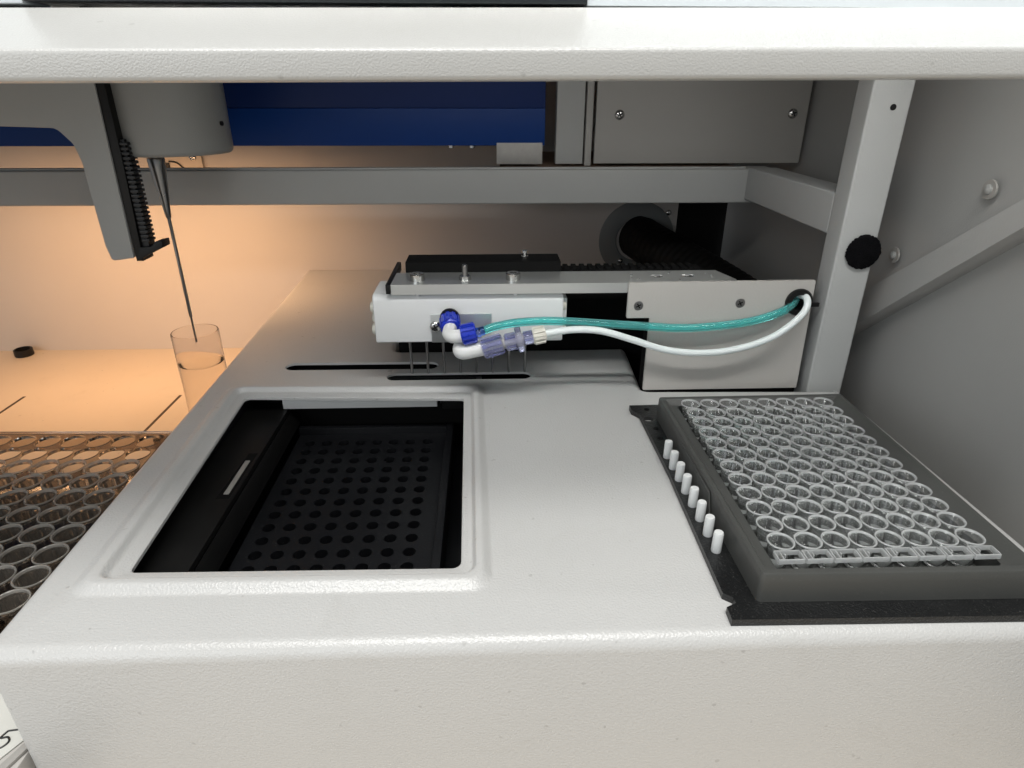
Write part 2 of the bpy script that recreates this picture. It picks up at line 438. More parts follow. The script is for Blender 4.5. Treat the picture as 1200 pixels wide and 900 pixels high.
# ------------------------------------------------------------------ black sheet with pegs
sheet = thing('support_sheet', (20, 50, DZ), 'thin black metal sheet with a notched left edge lying under the well plate', 'metal sheet')
so = [(-21.6, -20.8), (80, -22.6), (79, 121), (-5.6, 122.6), (-23, 122.2), (-23, 117), (-19.8, 112.5), (-19.2, 60), (-20.6, -9.6), (-18.0, -11.6), (-18.0, -14.0), (-21.4, -15.6)]
sh = [circ(-15.2, 117.4, 1.5, 14), circ(-16.7, 107.3, 2.9, 16, 2.2), circ(-17.0 + 1.5, 97.6, 1.5, 14), circ(-15.5, 88.6, 1.6, 14)]
mb = MB(); mb.sheet(so, sh, -11.4, 2.5); mb.build('sheet_body', M['sheet'], sheet)
mb = MB(); mb.cyl((-16.7, 107.3, -13.9), (0, 0, 1), 2.6, 0.6, n=16); mb.build('washer', M['strip'], sheet)
for i in range(8):
    y = 72.0 - 8.8 * i
    mb = MB(); mb.lathe([(0, 0), (1.65, 0), (1.75, 0.4), (1.7, 7.6), (1.5, 8.1), (0, 8.15)], (-16.9 + 0.11 * i, y, -11.4), n=18)
    o = mb.build('peg', M['peg'], sheet)

# ------------------------------------------------------------------ well plate frame and strips
fr = thing('plate_frame', (32, 48, -11.4), 'dark grey rectangular plastic frame holding rows of clear wells', 'plate frame')
fo = [(-11.2, -13.8), (76.6, -15.4), (77.2, 110.0), (-12.4, 109.4)]
fo_r = round_poly(fo, [1.5, 1.5, 1.5, 1.5], 5)
fi = round_poly([(-4.5, -9.9), (67.8, -9.9), (67.8, 103.7), (-4.5, 103.7)], 1.5, 5)
mb = MB()
def ringz(p, z): return [(x, y, z) for x, y in p]
n_o = fo_r; n_i = fi
mb.rings([ringz(offset(n_o, 0.3), -11.3), ringz(offset(n_o, 0.1), -4), ringz(n_o, -1.1), ringz(offset(n_o, -0.25), -0.6), ringz(offset(n_o, -0.8), -0.45)])
n_m = round_poly([(-9.4, -11.4), (74.2, -12.8), (74.8, 107.0), (-10.6, 106.4)], 1.5, 5)
n_k = round_poly([(-7.6, -10.6), (71.0, -11.6), (71.4, 104.6), (-8.2, 104.3)], 1.5, 5)
mb.sheet(offset(n_o, -0.8), [n_m], -0.45)
mb.rings([ringz(n_m, -0.45), ringz(n_k, -2.9)])
mb.sheet(n_k, [n_i], -2.9)
mb.rings([ringz(n_i, -2.9), ringz(offset(n_i, 0.0), -10.6)])
mb.sheet(n_i, [], -10.6)
bmesh.ops.remove_doubles(mb.bm, verts=mb.bm.verts[:], dist=0.01)
bmesh.ops.recalc_face_normals(mb.bm, faces=mb.bm.faces[:])
mb.build('frame_body', M['frame'], fr)
mb = MB(); mb.prism([(-12.3, 28, -10.8), (-12.3, 74, -10.8), (-12.0, 69, -2.6), (-12.0, 33, -2.6)], (-0.5, 0, 0)); mb.build('grip_recess', M['frame'], fr)
# inner dark ribs between the well rows
mb = MB()
for r in range(11):
    mb.box(-4.4, 67.7, 4.5 + 9 * r - 0.4, 4.5 + 9 * r + 0.4, -10.6, -5.4)
mb.build('inner_ribs', M['frame'], fr)
ordn = ['first', 'second', 'third', 'fourth', 'fifth', 'sixth', 'seventh', 'eighth']
def well_mesh(parent, x, y):
    m = MB(); n = 28
    prof = [(0, -9.6), (3.3, -9.6), (3.55, -9.2), (3.85, 0.4), (4.35, 0.7), (4.44, 0.95), (4.35, 1.2), (4.15, 1.3), (3.95, 1.2), (3.75, 0.7), (3.3, -8.2), (2.8, -8.6), (0, -8.6)]
    m.lathe(prof, (x, y, 3.8 - 4), n=n)
    o = m.build('well', M['well'], parent, angle=60); o.data.materials.append(M['rim']); o.data.materials.append(M['wellfloor'])
    for p in o.data.polygons:
        if (p.center.z / S - 10) > 0.15 - 0.2 and False: pass
        if p.center.z / S + parent['_o'][2] > 0.1: p.material_index = 1
    for p in o.data.polygons:
        if p.center.z / S + parent['_o'][2] < -8.0: p.material_index = 2
    return o
def end_tab(parent, x):
    m = MB()
    m.box(x - 4.2, x + 4.2, -8.9, -8.4, -1.2, 0.6, bev=0.2); m.box(x - 4.2, x + 4.2, -4.6, -4.2, -1.2, 0.6, bev=0.18)
    m.box(x - 4.3, x - 3.9, -8.4, -4.6, -1.2, 0.7, bev=0.15); m.box(x + 3.8, x + 4.2, -8.4, -4.6, -1.2, 0.7, bev=0.15)
    m.box(x - 2.5, x - 2.15, -8.4, -4.6, -1.2, 0.5, bev=0.12); m.box(x - 1.2, x - 0.9, -6.6, -5.2, -1.2, 0.3, bev=0.1)
    return m.build('end_tab', M['rim'], parent)
for c in range(8):
    if c == 0:
        st = thing('well_strip', (0, 49.5, -10), '', 'well strip', 'strips of twelve clear wells standing side by side in the frame')
        w0 = well_mesh(st, 0, 0)
        for r in range(1, 12):
            w = w0.copy(); col.objects.link(w); w.location = w0.location + Vector((0, 9 * r * S, 0))
        end_tab(st, 0)
        mbw = MB(); mbw.box(-0.5, 0.5, -5, 99 + 3, -3.4, -2.6); mbw.build('web', M['well'], st)
        st0 = st
    else: st = copy_tree(st0, (9.0 * c, 0, 0))
    st['label'] = ('clear strip of twelve wells in the grey frame, the closest strip to the white pegs' if c == 0 else
                   'clear strip of twelve wells in the grey frame, the farthest strip from the white pegs' if c == 7 else
                   '%s clear twelve well strip in the grey frame, counted from the white pegs' % ordn[c])

# ------------------------------------------------------------------ square tube frame
fm = thing('tube_framework', (88, 150, -14), 'light grey square tube framework with a tall post and a long horizontal crossbar', 'framework')
mb = MB(); mb.box(79, 98, 143.3, 157, -135, 203, bev=1.0, seg=3); post = mb.build('post', M['postg'], fm)
mb = MB(); mb.cyl((90.2, 143.25, 126.5), (0, -1, 0), 1.35, 0.25, n=20); mb.build('threaded_hole', M['blackp'], post)
mb = MB(); mb.box(79.15, 97.8, 157.1, 270, 67.2, 87.3, bev=0.8, seg=3); mb.build('side_bar', M['postg'], fm)
mb = MB(); mb.box(-900, 98.1, 270.1, 289, 64.6, 86.4, bev=1.2, seg=3)
mb.box(-900, 78, 272.5, 274.0, 86.2, 87.6, bev=0.3); mb.build('crossbar', M['grey'], fm)
mb = MB(); mb.box(-84, 78, 289.2, 409, 83.5, 86.0); mb.build('rear_light_block', coat('brown_glow_tint', (0.36, 0.24, 0.17), rough=0.6), fm)  # added sheet blocking light from below; its brown imitates a warm glow
fd = MB()
fd.lathe([(0, 0), (8.0, 0), (8.6, 0.5), (8.5, 1.2), (7.6, 1.9), (0, 2.2)], (91.6, 143.0, 61.0), (0, -1, 0), 72)
for v in fd.bm.verts:
    k = 1 + random.uniform(-0.035, 0.05)
    v.co.x = 91.6 + (v.co.x - 91.6) * k; v.co.z = 61 + (v.co.z - 61) * k * 0.97; v.co.y += random.uniform(-0.15, 0.15)
for k in range(900):
    a = random.uniform(0, 2 * PI); r = 8.5 * math.sqrt(random.random()); x = 91.6 + r * math.cos(a); z = 61 + r * math.sin(a) * .97
    d = Vector((random.uniform(-.7, .7), -random.uniform(.3, .9), random.uniform(-.7, .7))); b = Vector((x, 141.4, z))
    fd.face([b, b + Vector((.14, 0, .1)), b + d])
tag(fd.build('felt_dot', M['felt'], None, (91.6, 143, 61)), 'round fuzzy black felt dot stuck on the grey post', 'felt dot')

# ------------------------------------------------------------------ back panels behind the crossbar
bp = thing('rear_panel', (52, 292, 86), 'flat grey metal panel with two round head screws above the crossbar', 'panel')
mb = MB(); mb.box(-20.5, 121.5, 290, 293, 88, 204, bev=0.6); mb.build('panel_plate', M['panelg'], bp)
screw_part(bp, (-4.9, 289.9, 118.6), (0, -1, 0), 3.3, 1.8); screw_part(bp, (111.4, 289.9, 119.4), (0, -1, 0), 3.3, 1.8)
cm = thing('upright_channel', (-35, 292, 86), 'narrow vertical grey channel between the blue box and the screwed panel', 'channel')
mb = MB(); mb.box(-46.5, -28, 291, 300, 87.7, 204, bev=0.6); mb.build('channel_face', M['grey'], cm)
mb = MB(); mb.box(-27, -22.6, 289, 300, 86.6, 204, bev=0.5); mb.build('channel_lip', M['panelg'], cm)
bx = thing('blue_box', (-240, 290, 99), 'deep blue enamelled box hanging behind the crossbar', 'box')
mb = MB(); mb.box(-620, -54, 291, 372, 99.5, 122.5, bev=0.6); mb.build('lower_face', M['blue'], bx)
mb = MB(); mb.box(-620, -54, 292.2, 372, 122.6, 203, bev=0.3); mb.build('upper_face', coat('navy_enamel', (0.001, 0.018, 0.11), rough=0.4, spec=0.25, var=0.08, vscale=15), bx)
tb = MB(); tb.box(-86.4, -55.6, 289.6, 292.0, 87.8, 101.3, bev=0.3); tb.build('hanger_tab', M['tabm'], bx)
for xx in (-117, -103):
    mb = MB(); mb.cyl((xx, 296, 99.4), (0, 0, -1), 2, 1.6, n=12); mb.build('bolt_head', M['steel'], bx)
jb = thing('junction_plate', (-348, 409, 73), 'small pale plate with one screw on the lit wall under the blue box', 'plate')
mb = MB(); mb.box(-372, -331, 406.5, 409.6, 60, 92, bev=0.5); mb.build('plate_face', M['bench'], jb)
screw_part(jb, (-338, 406.4, 82), (0, -1, 0), 3.0, 1.6)
mb = MB(); mb.box(-363, -358, 405.6, 406.4, 74, 78); mb.tube([(-358, 405.8, 79), (-352, 405.6, 78), (-346, 405.8, 73)], 0.6, n=6); mb.build('wire_clip', M['blackp'], jb)

# ------------------------------------------------------------------ diagonal brace and wall studs
br = thing('diagonal_brace', (122, 140, 50), 'grey diagonal bar running up the inside of the side wall', 'brace')
l0, l1 = Vector((162.3, 19.0)), Vector((78.6, 85.5)); u0, u1 = Vector((161.0, 39.2)), Vector((83.7, 95.0))
q = [l0 + (l1 - l0) * t for t in (-0.35, 1.7)] + [u0 + (u1 - u0) * t for t in (1.75, -0.35)]
mb = MB(); mb.prism([(114.0, p.x, p.y) for p in q], (10.9, 0, 0), 0.25, 2); mb.build('bar', M['sidew'], br)
for k, (y, z) in enumerate(((112.2, 94.8), (164.1, 54.1))):
    t = thing('wall_stud', (122.5, y, z), ('grey washer and stud on the side wall near the right picture edge, the upper one' if k == 0 else 'grey washer and stud on the side wall beside the black felt dot, the lower one'), 'stud', 'studs on the side wall')
    m = MB(); m.lathe([(0, 0.2), (4.3, 0.2), (4.3, -0.35), (4.0, -0.6), (0, -0.6)][::-1], (122.4, y, z), (1, 0, 0), 28); m.build('washer', M['panelg'], t)
    m = MB(); m.lathe([(0, 0), (2.2, 0), (2.1, 0.8), (1.3, 1.5), (0, 1.6)], (121.9, y, z), (-1, 0, 0), 20); m.build('rivet_head', M['grey'], t)

# ------------------------------------------------------------------ corrugated hose with flange
hs = thing('corrugated_hose', (41, 405, 10), 'black corrugated hose coming out of a round flange in the back wall', 'hose')
mb = MB(); mb.lathe([(18.5, 0), (33.5, 0), (34.2, 0.6), (34, 1.2), (33, 1.6), (20, 1.6), (18.5, 1.2)], (41.5, 409.8, 10.5), (0, -1, 0), 48, closed=True)
mb.build('flange', coat('dull_grey_flange', (0.20, 0.21, 0.21), rough=0.5, bump=0.1, vscale=50), hs)
mb = MB()
pth = smooth_path([(43, 412, 13), (53, 378, 9), (70, 345, 2), (88, 312, -6), (104, 280, -16), (116, 245, -34)], 26)
mb.tube(pth, 18.8, n=32, sub=1, rfun=lambda i, N: 1.0 + 0.022 * math.sin(i * 1.5))
mb.build('bellows', coat('black_hose_rubber', (0.004, 0.004, 0.004), rough=0.6, spec=0.2, var=0.2, vscale=80), hs)
for c in ((68.3, 408.4, 34.5), (28.0, 408.4, -8.6)):
    m = MB(); screw(m, c, (0, -1, 0), 2.6, 1.8); m.build('screw', M['steel'], hs)

# ------------------------------------------------------------------ dispensing arm: aluminium bar, covers
arm = thing('dispenser_arm', (-60, 160, 40), 'flat silver aluminium bar with screws and black cover above the white manifold', 'arm')
mb = MB(); mb.sheet([(-142.2, 148), (-22.7, 148), (-22.7, 149.5), (34.5, 152.5), (29.5, 171), (-142.0, 171)], [circ(-5.1, 160.6, 3.4, 20, 2.9), circ(11.5, 160.8, 3.4, 20, 2.9)], 45, 5.2); mb.build('bar', M['alu'], arm)
for x, y in ((-5.1, 160.6), (11.5, 160.8)):
    mb = MB(); mb.lathe([(3.4, 0), (1.6, -2.2), (0, -2.4)], (x, y, 44.8), n=20); mb.build('countersunk_screw', M['steel'], arm)
for x, y, r in ((-18, 163, .7), (-16, 155, .7), (3, 166.5, .7), (22, 164, .6), (24, 161, .5), (23.5, 158, .6), (5, 152.6, .6), (-19, 157, .5)):
    mb = MB(); mb.cyl((x, y, 44.9), (0, 0, 1), r, 0.4, n=10); mb.build('dowel_pin', M['steel'], arm)
for x, y in ((-129.6, 156.2), (-80.6, 156.4)):
    mb = MB(); mb.lathe([(0, 0), (3.7, 0), (3.75, 0.3), (3.75, 3.2), (3.4, 3.6), (1.9, 3.6), (1.8, 2.2), (0, 2.2)], (x, y, 45), n=24); mb.build('cap_screw', M['steel'], arm)
mb = MB(); mb.lathe([(0, 0), (1.45, 0), (1.45, 7.6), (1.1, 8.0), (0, 8.0)], (-105.2, 156, 45), n=14); bolt = mb.build('stud_bolt', M['dsteel'], arm)
mb = MB(); mb.lathe([(0, 0), (3.0, 0), (3.2, 0.4), (3.0, 2.4), (1.4, 2.6)], (-105.2, 156, 45), n=6); mb.build('nut', M['steel'], bolt)
for k in range(9):
    pass
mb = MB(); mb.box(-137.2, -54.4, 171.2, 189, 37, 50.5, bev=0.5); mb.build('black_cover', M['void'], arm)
mb = MB(); mb.lathe([(0, 0), (1.9, 0), (2.0, 1.6), (1.2, 1.7), (1.2, 3.4), (1.8, 3.5), (1.7, 4.6), (0, 4.9)], (-73.5, 178, 50.4), n=14); mb.build('small_bolt', M['steel'], arm)
mb = MB(); mb.box(-144.6, -142.4, 147, 194, 40.5, 45.2, bev=0.2); mb.build('edge_strip', M['blackp'], arm)
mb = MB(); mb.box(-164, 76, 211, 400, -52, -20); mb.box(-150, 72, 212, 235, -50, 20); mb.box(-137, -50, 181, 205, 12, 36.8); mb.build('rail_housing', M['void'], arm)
mb = MB()
for k in range(16):
    x = -52 + 4.6 * k; mb.box(x, x + 2.8, 176, 186, 38, 45.6, bev=0.5)
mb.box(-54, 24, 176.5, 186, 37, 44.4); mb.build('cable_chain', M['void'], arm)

bk = thing('front_bracket', (30, 147, 0), 'beige sheet metal bracket plate with two screws where the tubes pass through', 'bracket')
pb = [(-23.0, 45.4), (73.2, 46.3), (73.2, 38.2), (66, 37.4), (66, 34.2), (73.2, 33.2), (74.4, -14.4), (-10.3, -14.4), (-10.3, 26.8), (-22.4, 26.8)]
pb = [(-22.6, 26.8), (-10.4, 26.8), (-10.4, -14.4), (74.4, -14.4), (73.0, 45.9), (-22.6, 45.5)]
mb = MB(); mb.sheet(round_poly(pb, [0.6, .5, .5, .5, .8, .5], 2), [circ(66.0, 34.6, 5.2, 24)], 0, 1.6, frame=lambda x, y, z: Vector((x, 146.2 - z, y))); mb.build('bracket_plate', M['plate'], bk)
screw_part(bk, (-16.8, 146.2, 33.3), (0, -1, 0), 2.5, 0.3, 'dsteel', False); screw_part(bk, (35.8, 146.2, 34.1), (0, -1, 0), 2.5, 0.3, 'dsteel', False)
mb = MB(); mb.lathe([(4.1, 1.8), (6.6, 1.8), (7.1, 1.0), (7.0, 0), (5.3, -0.2), (5.1, -2), (4.1, -2)], (66.0, 146.2, 34.6), (0, -1, 0), 32, closed=True)
mb.box(71.5, 76.5, 144.6, 146.1, 32.3, 34.2); mb.build('rubber_grommet', M['blackp'], bk)
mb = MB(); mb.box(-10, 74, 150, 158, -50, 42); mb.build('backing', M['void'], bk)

# ------------------------------------------------------------------ white manifold with needles
mf = thing('white_manifold', (-104, 165, -11), 'white polymer manifold block with eight thin steel needles underneath', 'manifold')
mb = MB()
yz = round_poly([(150, 13.4), (180, 13.4), (180, 39.2), (150, 39.2)], [0.8, 1, 4, 3.5], 4)
mb.prism([(-152.4, y, z) for y, z in yz], (97.6, 0, 0), 1.1, 3); mb.build('block', M['ptfe'], mf)
for xx, sgn in ((-152.4, -1), (-54.8, 1)):
    for z, y in ((31.5, 155.0), (25.2, 158), (19.5, 155.0), (14.9 + 1.2, 162)):
        if sgn > 0 and z < 17: continue
        m = MB(); m.lathe([(0, 0), (3.0, 0), (3.1, 1.0), (2.6, 1.8), (1.0, 2.0), (0, 1.6)], (xx, y, z), (sgn, 0, 0), 18); m.build('end_plug', M['ivory'], mf)
if True:
    m = MB(); m.box(-54.8, -52.6, 153, 172, 15.5, 36, bev=1.0); m.build('end_cap', M['ptfe'], mf)
for x in (-129, -79.5):
    m = MB(); m.cyl((x, 150.6, 38.2), (0, 0, 1), 1.1, 2.0, n=12); m.build('locating_pin', M['ptfe'], mf)
for i in range(8):
    m = MB(); m.lathe([(0, 0), (0.6, 0), (0.74, 0.3), (0.74, 24), (0.74, 25)], (-136.7 + 9.02 * i, 165, -10.9), n=12); m.build('needle', M['dsteel'], mf)
m = MB(); m.box(-123.2, -92.0, 149.1, 149.9, 13.6, 29.0, bev=0.15); m.build('metal_plate', M['alu'], mf)
screw_part(mf, (-120.9, 149.0, 22.4), (0, -1, 0), 3.0, 1.5)

def fitting(name, pts, r, mat, parent, ribs=0, rr=None, n=20):
    """ribbed sleeve along a straight axis"""
    a = Vector(pts[0]); b = Vector(pts[1]); ax = (b - a); L = ax.length
    m = MB(); m.lathe([(0, 0), (r * .93, 0), (r, 0.4), (rr or r, L - 0.4), ((rr or r) * .93, L), (0, L)], a, ax, n)
    if ribs:
        R = rot_to(ax).to_4x4(); T = Matrix.Translation(a)
        for k in range(ribs):
            w = r * 0.17
            m.box(r * 0.9, r * 1.12, -w, w, 0.7, L - 0.7, bev=0.12, m=T @ R @ Matrix.Rotation(2 * PI * k / ribs, 4, 'Z'))
    return m.build(name, M[mat], parent)

# teal line
tl = thing('teal_tube', (-110, 140, 25), 'translucent teal tube curving from the blue collars on the manifold to the bracket grommet', 'tube')
o1 = fitting('blue_collar', [(-113.4, 147.0, 27.0), (-112.6, 139.2, 25.2)], 4.6, 'bluep', tl, 10)
m = MB(); m.lathe([(0, 0), (5.0, 0), (5.2, 1), (4.9, 1.6), (0, 1.6)], (-113.3, 148.6, 27.4), (0, -1, 0.0), 24); m.build('black_seal', M['blackp'], tl)
m = MB(); m.tube([(-112.8, 140, 25.0), (-113.2, 135.5, 23.4), (-110.8, 133.0, 22.8), (-103.7, 132.6, 24.0)], 3.35, n=18, sub=8); m.build('white_elbow', M['white'], tl)
fitting('blue_nut', [(-107.0, 132.6, 23.4), (-99.6, 132.9, 24.9)], 4.7, 'bluep', tl, 8)
fitting('blue_barb', [(-99.6, 132.9, 24.9), (-95.6, 133.2, 25.8)], 2.3, 'bluec', tl)
fitting('clear_barb_base', [(-99.4, 132.9, 23.8), (-97.4, 133.0, 24.2)], 3.1, 'lilac', tl)
hp = [(-95.8, 133.2, 25.8), (-89.5, 135, 27.2), (-77.5, 138, 28.1), (-60, 139.5, 28.0), (-36, 140.5, 26.0), (-12, 140.9, 24.0), (6, 140.8, 23.0), (24, 140.8, 23.9), (42, 141.5, 26.2), (56, 143, 30.2), (62.5, 145.5, 33.2), (66, 150, 34.4)]
m = MB(); m.tube(hp, 2.15, n=18, sub=7, inner=1.15); m.build('soft_hose', M['teal'], tl)
# white line
wl = thing('white_tube', (-100, 140, 15), 'milky white tube sagging from the lilac coupling below the teal tube to the grommet', 'tube')
m = MB(); m.tube([(-106.0, 147.5, 19.5), (-107.0, 140, 17.4), (-108.2, 134.0, 15.6), (-106.4, 131.6, 14.8), (-100.6, 131.4, 16.0), (-95.0, 131.4, 17.2)], 3.55, n=18, sub=8); m.build('white_elbow', M['white'], wl)
fitting('clear_coupling', [(-96.6, 131.2, 16.6), (-86.4, 131.4, 19.6)], 4.7, 'lilac', wl, 9)
fitting('clear_stem', [(-96.0, 131.2, 16.8), (-76.0, 131.6, 22.0)], 2.6, 'ivory', wl)
fitting('clear_sleeve', [(-85.6, 131.4, 19.7), (-79.6, 131.5, 21.0)], 3.9, 'lilac', wl, 5)
fitting('lilac_flange', [(-79.8, 131.5, 21.0), (-76.8, 131.6, 21.7)], 6.4, 'lilac', wl)
fitting('clear_neck', [(-76.8, 131.6, 21.7), (-71.4, 131.9, 22.6)], 3.0, 'lilac', wl, 4)
fitting('ivory_nut', [(-71.8, 131.9, 22.6), (-65.4, 132.4, 23.8)], 3.9, 'ivory', wl, 8, 3.4)
wp = [(-66, 132.4, 23.8), (-58, 133.5, 24.9), (-48, 135, 25.0), (-36, 136.2, 23.4), (-20, 137, 18.2), (-6, 137, 13.4), (8, 137, 11.0), (24, 137, 11.0), (40, 137, 14.2), (54, 137.5, 20.2), (64, 138.5, 28.6), (68.0, 140.5, 34.0), (68.6, 144, 37.4), (67.5, 150, 37.4)]
m = MB(); m.tube(wp, 1.75, n=18, sub=7); m.build('soft_hose', M['milky'], wl)

# ------------------------------------------------------------------ probe head, needle, rack bracket
pr = thing('probe_head', (-265, 222, 98), 'grey cylindrical probe head with a tapered steel tip and long thin needle', 'probe')
m = MB(); m.lathe([(0, 0.6), (28.6, 0.6), (29.6, 1.6), (29.9, 3), (30.0, 110)], (-267.0, 223, 100.5), n=72); m.build('head_housing', M['headg'], pr)
m = MB(); m.cyl((-237.6, 217, 116.6), (0.98, -0.2, 0), 1.2, 1.0, n=12); m.build('set_screw', M['blackp'], pr)
m = MB(); m.lathe([(0, 3.2), (3.0, 3.2), (3.0, 0.8), (4.3, 0.6), (4.6, -0.5), (4.2, -4), (3.2, -14), (2.0, -26), (1.45, -31.5), (1.2, -32.2), (0, -32.2)][::-1], (-275.7, 215, 98.6), n=24); m.build('tapered_tip', M['dsteel'], pr)
m = MB(); m.lathe([(0, 0), (0.55, 0), (0.6, 1), (0.6, 16), (0.95, 17), (0.95, 78)], (-275.7, 215, -9.5), n=12); m.build('long_needle', M['dsteel'], pr)
bt = thing('rack_bracket', (-300, 190, 48), 'flat grey angled bracket with a black toothed rack beside the probe', 'bracket')
poly = [(-420, 203), (-282.0, 203), (-285.1, 136.2), (-287.2, 49.5), (-299.2, 47.9), (-300.8, 56), (-301.2, 99), (-303.0, 108), (-309.5, 115.6), (-336, 116.4), (-420, 118)]
poly = round_poly([(x, z) for x, z in poly][::-1], [0, 2, 6, 6, 3, 0, 2, 1, 0, 0, 0][::1], 4)
m = MB(); m.prism([(x, 190, z) for x, z in poly], (0, 3.4, 0), 0.5); m.build('bracket_plate', M['grey'], bt, angle=30)
m = MB(); m.prism([(-284.6, 191, 203), (-280.5, 191, 203), (-281.0, 191, 104), (-283.0, 191, 47.5), (-286.6, 191, 47.5)], (0, 12, 0), 0.3)
rk = m.build('rack_back', M['blackp'], bt)
m = MB()
for k in range(22):
    z = 58 + 2.35 * k; m.box(-281.5 + 0.02 * k, -276.2 + 0.02 * k - 1.2, 191.5, 199, z, z + 1.35, bev=0.2)
m.box(-283, -279, 193, 200, 52, 110); m.build('toothed_rack', M['black'], bt)
m = MB(); m.prism([(-286, 190.6, 47.9), (-270.6, 190.6, 55.0), (-270.4, 190.6, 58.6), (-274, 190.6, 58.2), (-276.5, 190.6, 55.5), (-283, 190.6, 55)], (0, 9, 0), 0.2); m.build('end_stop', M['blackp'], bt)

# ------------------------------------------------------------------ glass vial with water
gl = MB(); gl.lathe([(0, -90), (13.2, -90), (13.8, -89), (13.8, -3.0), (13.5, -2.4), (13.0, -2.4), (13.3, -3.0), (13.3, -86.6), (12.2, -87.4), (0, -87.4)], (-275.4, 215, 0.1), n=64)
tag(gl.build('glass_vial', M['glass'], None, (-275.4, 215, -90)), 'tall open clear glass vial partly filled with water under the long needle', 'vial')
wt = MB(); wt.lathe([(0, -87.2), (12.1, -87.2), (13.15, -86.2), (13.15, -22.0), (12.7, -23.0), (11.4, -23.6), (9.5, -23.8), (0, -23.8)], (-275.4, 215, 0.1), n=64)
tag(wt.build('vial_water', M['water'], None, (-275.4, 215, -87)), 'still clear water filling the lower part of the glass vial', 'water')

# ------------------------------------------------------------------ smoked rack at left
rk = thing('smoked_rack', (-340, 100, -90), 'smoked brown translucent rack with a grid of round cups beside the white cover', 'rack')
RX0, RX1, RY0, RY1 = -520.0, -281.0, 20.0, 174.0
px, py = 14.35, 14.1
cs = [(-290.2 - px * c + 0.055 * py * r, 162.9 - py * r + 0.03 * px * c) for c in range(16) for r in range(10)]
m = MB(); m.sheet([(RX0, RY0), (RX1 + 6.5, RY0), (RX1, RY1), (RX0, RY1 + 7)], [circ(x, y, 6.6, 28) for x, y in cs], -50, 1.8); m.build('top_plate', M['smoke'], rk)
m = MB(); m.prism([(RX0, RY1 + 6, -52), (RX1 - 1, RY1 - 0.8, -52), (RX1 - 1, RY1 - 2.4, -52), (RX0, RY1 + 4.4, -52)], (0, 0, -10)); m.prism([(RX1 - 0.8, RY1 - 2.6, -52), (RX1 + 5.6, RY0 + 2, -52), (RX1 + 4.4, RY0 + 2, -52), (RX1 - 2, RY1 - 2.6, -52)], (0, 0, -10)); m.box(RX0, RX1 + 5, RY0 + 0.2, RY0 + 1.6, -62, -52, bev=0.2)
m.build('side_rail', M['smoke'], rk); m = MB(); m.box(RX0 + 2, RX1 + 2, RY0 + 2, 112, -76, -74, bev=0.3); m.build('base_plate', coat('dark_smoked_base', (0.05, 0.042, 0.035), rough=0.3), rk); m = MB()
for lx, ly in ((RX0 + 6, RY1 - 2), (RX1 - 6, RY1 - 6), (RX0 + 6, RY0 + 5), (RX1 - 1, RY0 + 5)): m.cyl((lx, ly, -89.9), (0, 0, 1), 3, 38)
m.build('side_skirt', M['smoke'], rk)
cups = 0; c0 = None
vis = [(x, y) for x, y in cs if x > -300 - (y - 20) * 0.75 - 24][:]
vis.sort(key=lambda p: (p[1], -p[0]))
for x, y in vis:
    if y > 140 or cups >= 100: continue
    if c0 is None:
        m = MB(); m.lathe([(6.5, -0.4), (7.0, 0.4), (6.95, 0.9), (6.6, 1.0), (6.25, 0.7), (6.1, -0.4), (5.7, -19), (5.2, -20), (0, -20.2), (0, -21), (5.6, -20.8), (6.2, -19.4)], (x, y, -50), n=26, closed=False)
        c0 = m.build('cup', M['cup'], rk); base = (x, y)
        c0.data.materials.append(M['cuprim'])
        for p in c0.data.polygons:
            if p.center.z / S - 90 > -49.95: p.material_index = 1
    else:
        c = c0.copy(); col.objects.link(c); c.location = Vector((x - base[0], y - base[1], 0)) * S
    cups += 1
# loose cap on the bench
cp = MB(); cp.lathe([(0, 0), (7.2, 0), (7.6, 0.5), (7.5, 6.0), (6.8, 6.4), (6.2, 6.2), (6.0, 1.6), (0, 1.6)], (-523.0, 398, -89.8), n=28)
tag(cp.build('loose_cap', M['blackp'], None, (-523, 398, -89.8)), 'small round black cap lying on the cream bench against the back wall', 'cap')
# label holder at lower left
lb = thing('labelled_tray', (-262, -10, -90), 'pale tray edge with a paper label bearing the number 5 at lower left', 'tray')
m = MB(); m.box(-420, -245, -60, 14, -89.5, -62, bev=1.0); m.build('tray_body', M['plate'], lb)
m = MB(); m.prism([(-330, 12, -61.4), (-252, 12, -61.4), (-248, -13.5, -61.4), (-262, -40, -61.4), (-330, -40, -61.4)], (0, 0, -0.4)); lab = m.build('paper_label', M['paper'], lb)
m = MB(); m.prism([(-252.4, -30, -60.6), (-249.2, -30, -60.6), (-243.6, -14, -60.6), (-246.0, -13, -60.6)], (0, 0, -1.2), 0.2); m.build('metal_edge', M['panelg'], lb)
m = MB()
m.tube([(-251.4, -11.0, -61.3), (-253.6, -11.4, -61.3), (-256.0, -11.7, -61.3)], 0.32, n=6, sub=3)
m.tube([(-256.0, -11.7, -61.3), (-256.8, -14.2, -61.3), (-254.6, -14.0, -61.3), (-253.2, -15.6, -61.3), (-254.2, -17.6, -61.3), (-256.4, -18.2, -61.3), (-258.0, -17.2, -61.3)], 0.36, n=6, sub=4)
m.build('number_mark', M['ink'], lab)

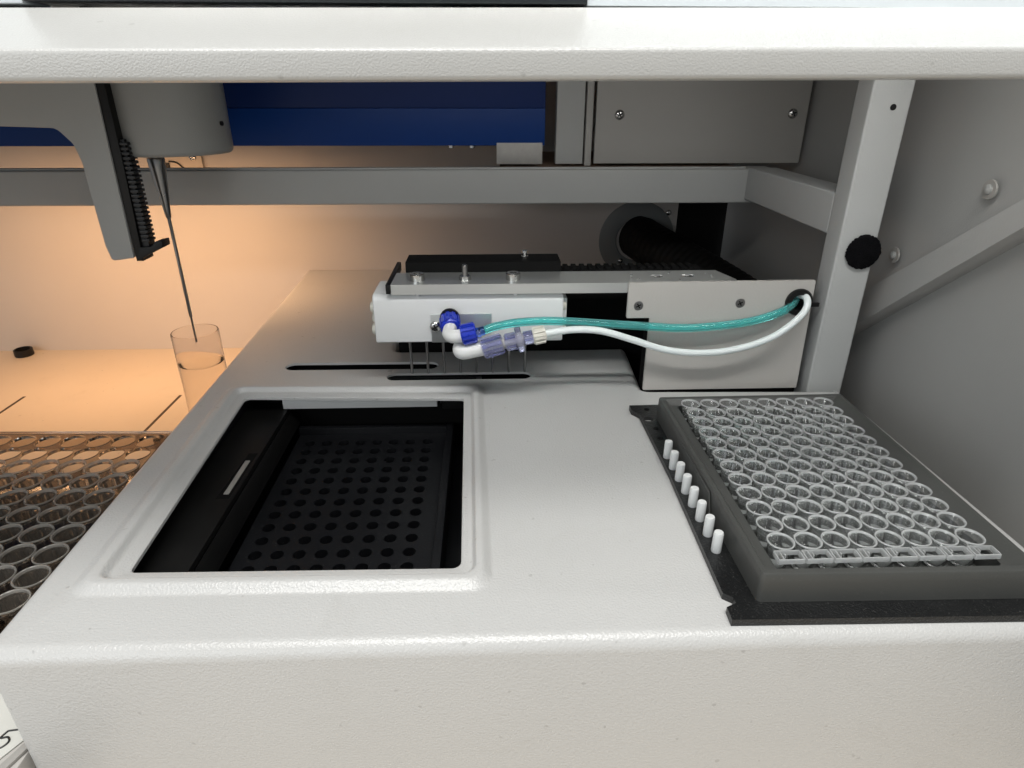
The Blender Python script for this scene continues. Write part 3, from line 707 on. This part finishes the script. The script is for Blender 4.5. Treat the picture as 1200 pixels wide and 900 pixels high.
# ------------------------------------------------------------------ front lip beam of the hood
hd = thing('hood_lip', (-90, -10, 135), 'bright cream textured lip beam running across the top of the opening', 'beam')
def bz(x): return 0.0055 * (x + 90)
m = MB()
X0, X1 = -700, 124.0
sec = [(-20, 135.0), (-20, 140.6), (10, 150.6), (26, 151.5), (26, 135.2)]
a = [(X0, y, z + bz(X0)) for y, z in sec]
m.prism(a, (X1 - X0, 0, bz(X1) - bz(X0)), 0.9, 3); m.build('lip', M['beam'], hd)
m = MB(); m.box(-199.5, -69.3, 12.0, 24, 151.6, 200, bev=0.4); m.build('dark_window', coat('dark_tinted_panel', (0.02, 0.025, 0.027), rough=0.25, var=0.2, vscale=60, dust=0.06), hd)
m = MB(); m.box(-700, -200, 13.0, 24, 151.2, 230, bev=0.4); m.box(-69, 124, 13, 24, 151.4, 230, bev=0.4); m.build('white_fascia', coat('white_gloss_fascia', (0.72, 0.77, 0.80), rough=0.25, var=0.03), hd)

# ------------------------------------------------------------------ lights
def area(name, loc, target, sx, sy, power, color):
    l = bpy.data.lights.new(name, 'AREA'); l.shape = 'RECTANGLE'; l.size = sx * S; l.size_y = sy * S; l.energy = power; l.color = color
    o = bpy.data.objects.new(name, l); col.objects.link(o); o.location = Vector(loc) * S
    o.rotation_euler = (Vector(target) - Vector(loc)).to_track_quat('-Z', 'Y').to_euler(); return o
area('room_light', (-150, -420, 1300), (-80, 40, 0), 1100, 500, 23, (1.0, 0.985, 0.95))
area('front_soft_light', (-800, -1000, 420), (-30, 120, 40), 900, 500, 3.5, (0.92, 0.97, 1.0))
hl = area('hood_light', (-40, 30, 200), (-40, 135, 0), 300, 50, 0.62, (1.0, 0.99, 0.96)); hl.data.spread = math.radians(125)
al = area('amber_strip_light', (-400, 298, 66), (-405, 345, -50), 270, 14, 0.46, (1.0, 0.56, 0.27)); al.data.spread = math.radians(170)

w = bpy.data.worlds.new('World'); sc.world = w; w.use_nodes = True
bg = w.node_tree.nodes['Background']; bg.inputs[0].default_value = (0.93, 0.96, 1.0, 1); bg.inputs[1].default_value = 0.345

# ------------------------------------------------------------------ camera
cd = bpy.data.cameras.new('camera'); cam = bpy.data.objects.new('camera', cd); col.objects.link(cam)
cd.sensor_width = 36; cd.lens = 740.2078 / 1200 * 36; cd.clip_start = 0.005; cd.clip_end = 20
p, yw, r = 0.434952817, 0.039474058, 0.001604206
f = Vector((math.sin(yw) * math.cos(p), math.cos(yw) * math.cos(p), -math.sin(p)))
x = f.cross(Vector((0, 0, 1))).normalized(); u = x.cross(f)
x2 = x * math.cos(r) + u * math.sin(r); u2 = -x * math.sin(r) + u * math.cos(r)
mt = Matrix((x2, u2, -f)).transposed().to_4x4(); mt.translation = Vector((-93.5926, -160.7002, 133.0586)) * S
cam.matrix_world = mt; sc.camera = cam
for o in sc.objects:
    if '_o' in o: del o['_o']
sc.view_settings.view_transform = 'Standard'; sc.view_settings.look = 'None'; sc.view_settings.exposure = 0; sc.view_settings.gamma = 1
sc.cycles.max_bounces = 14; sc.cycles.transmission_bounces = 14; sc.cycles.transparent_max_bounces = 14
sc.cycles.use_denoising = True
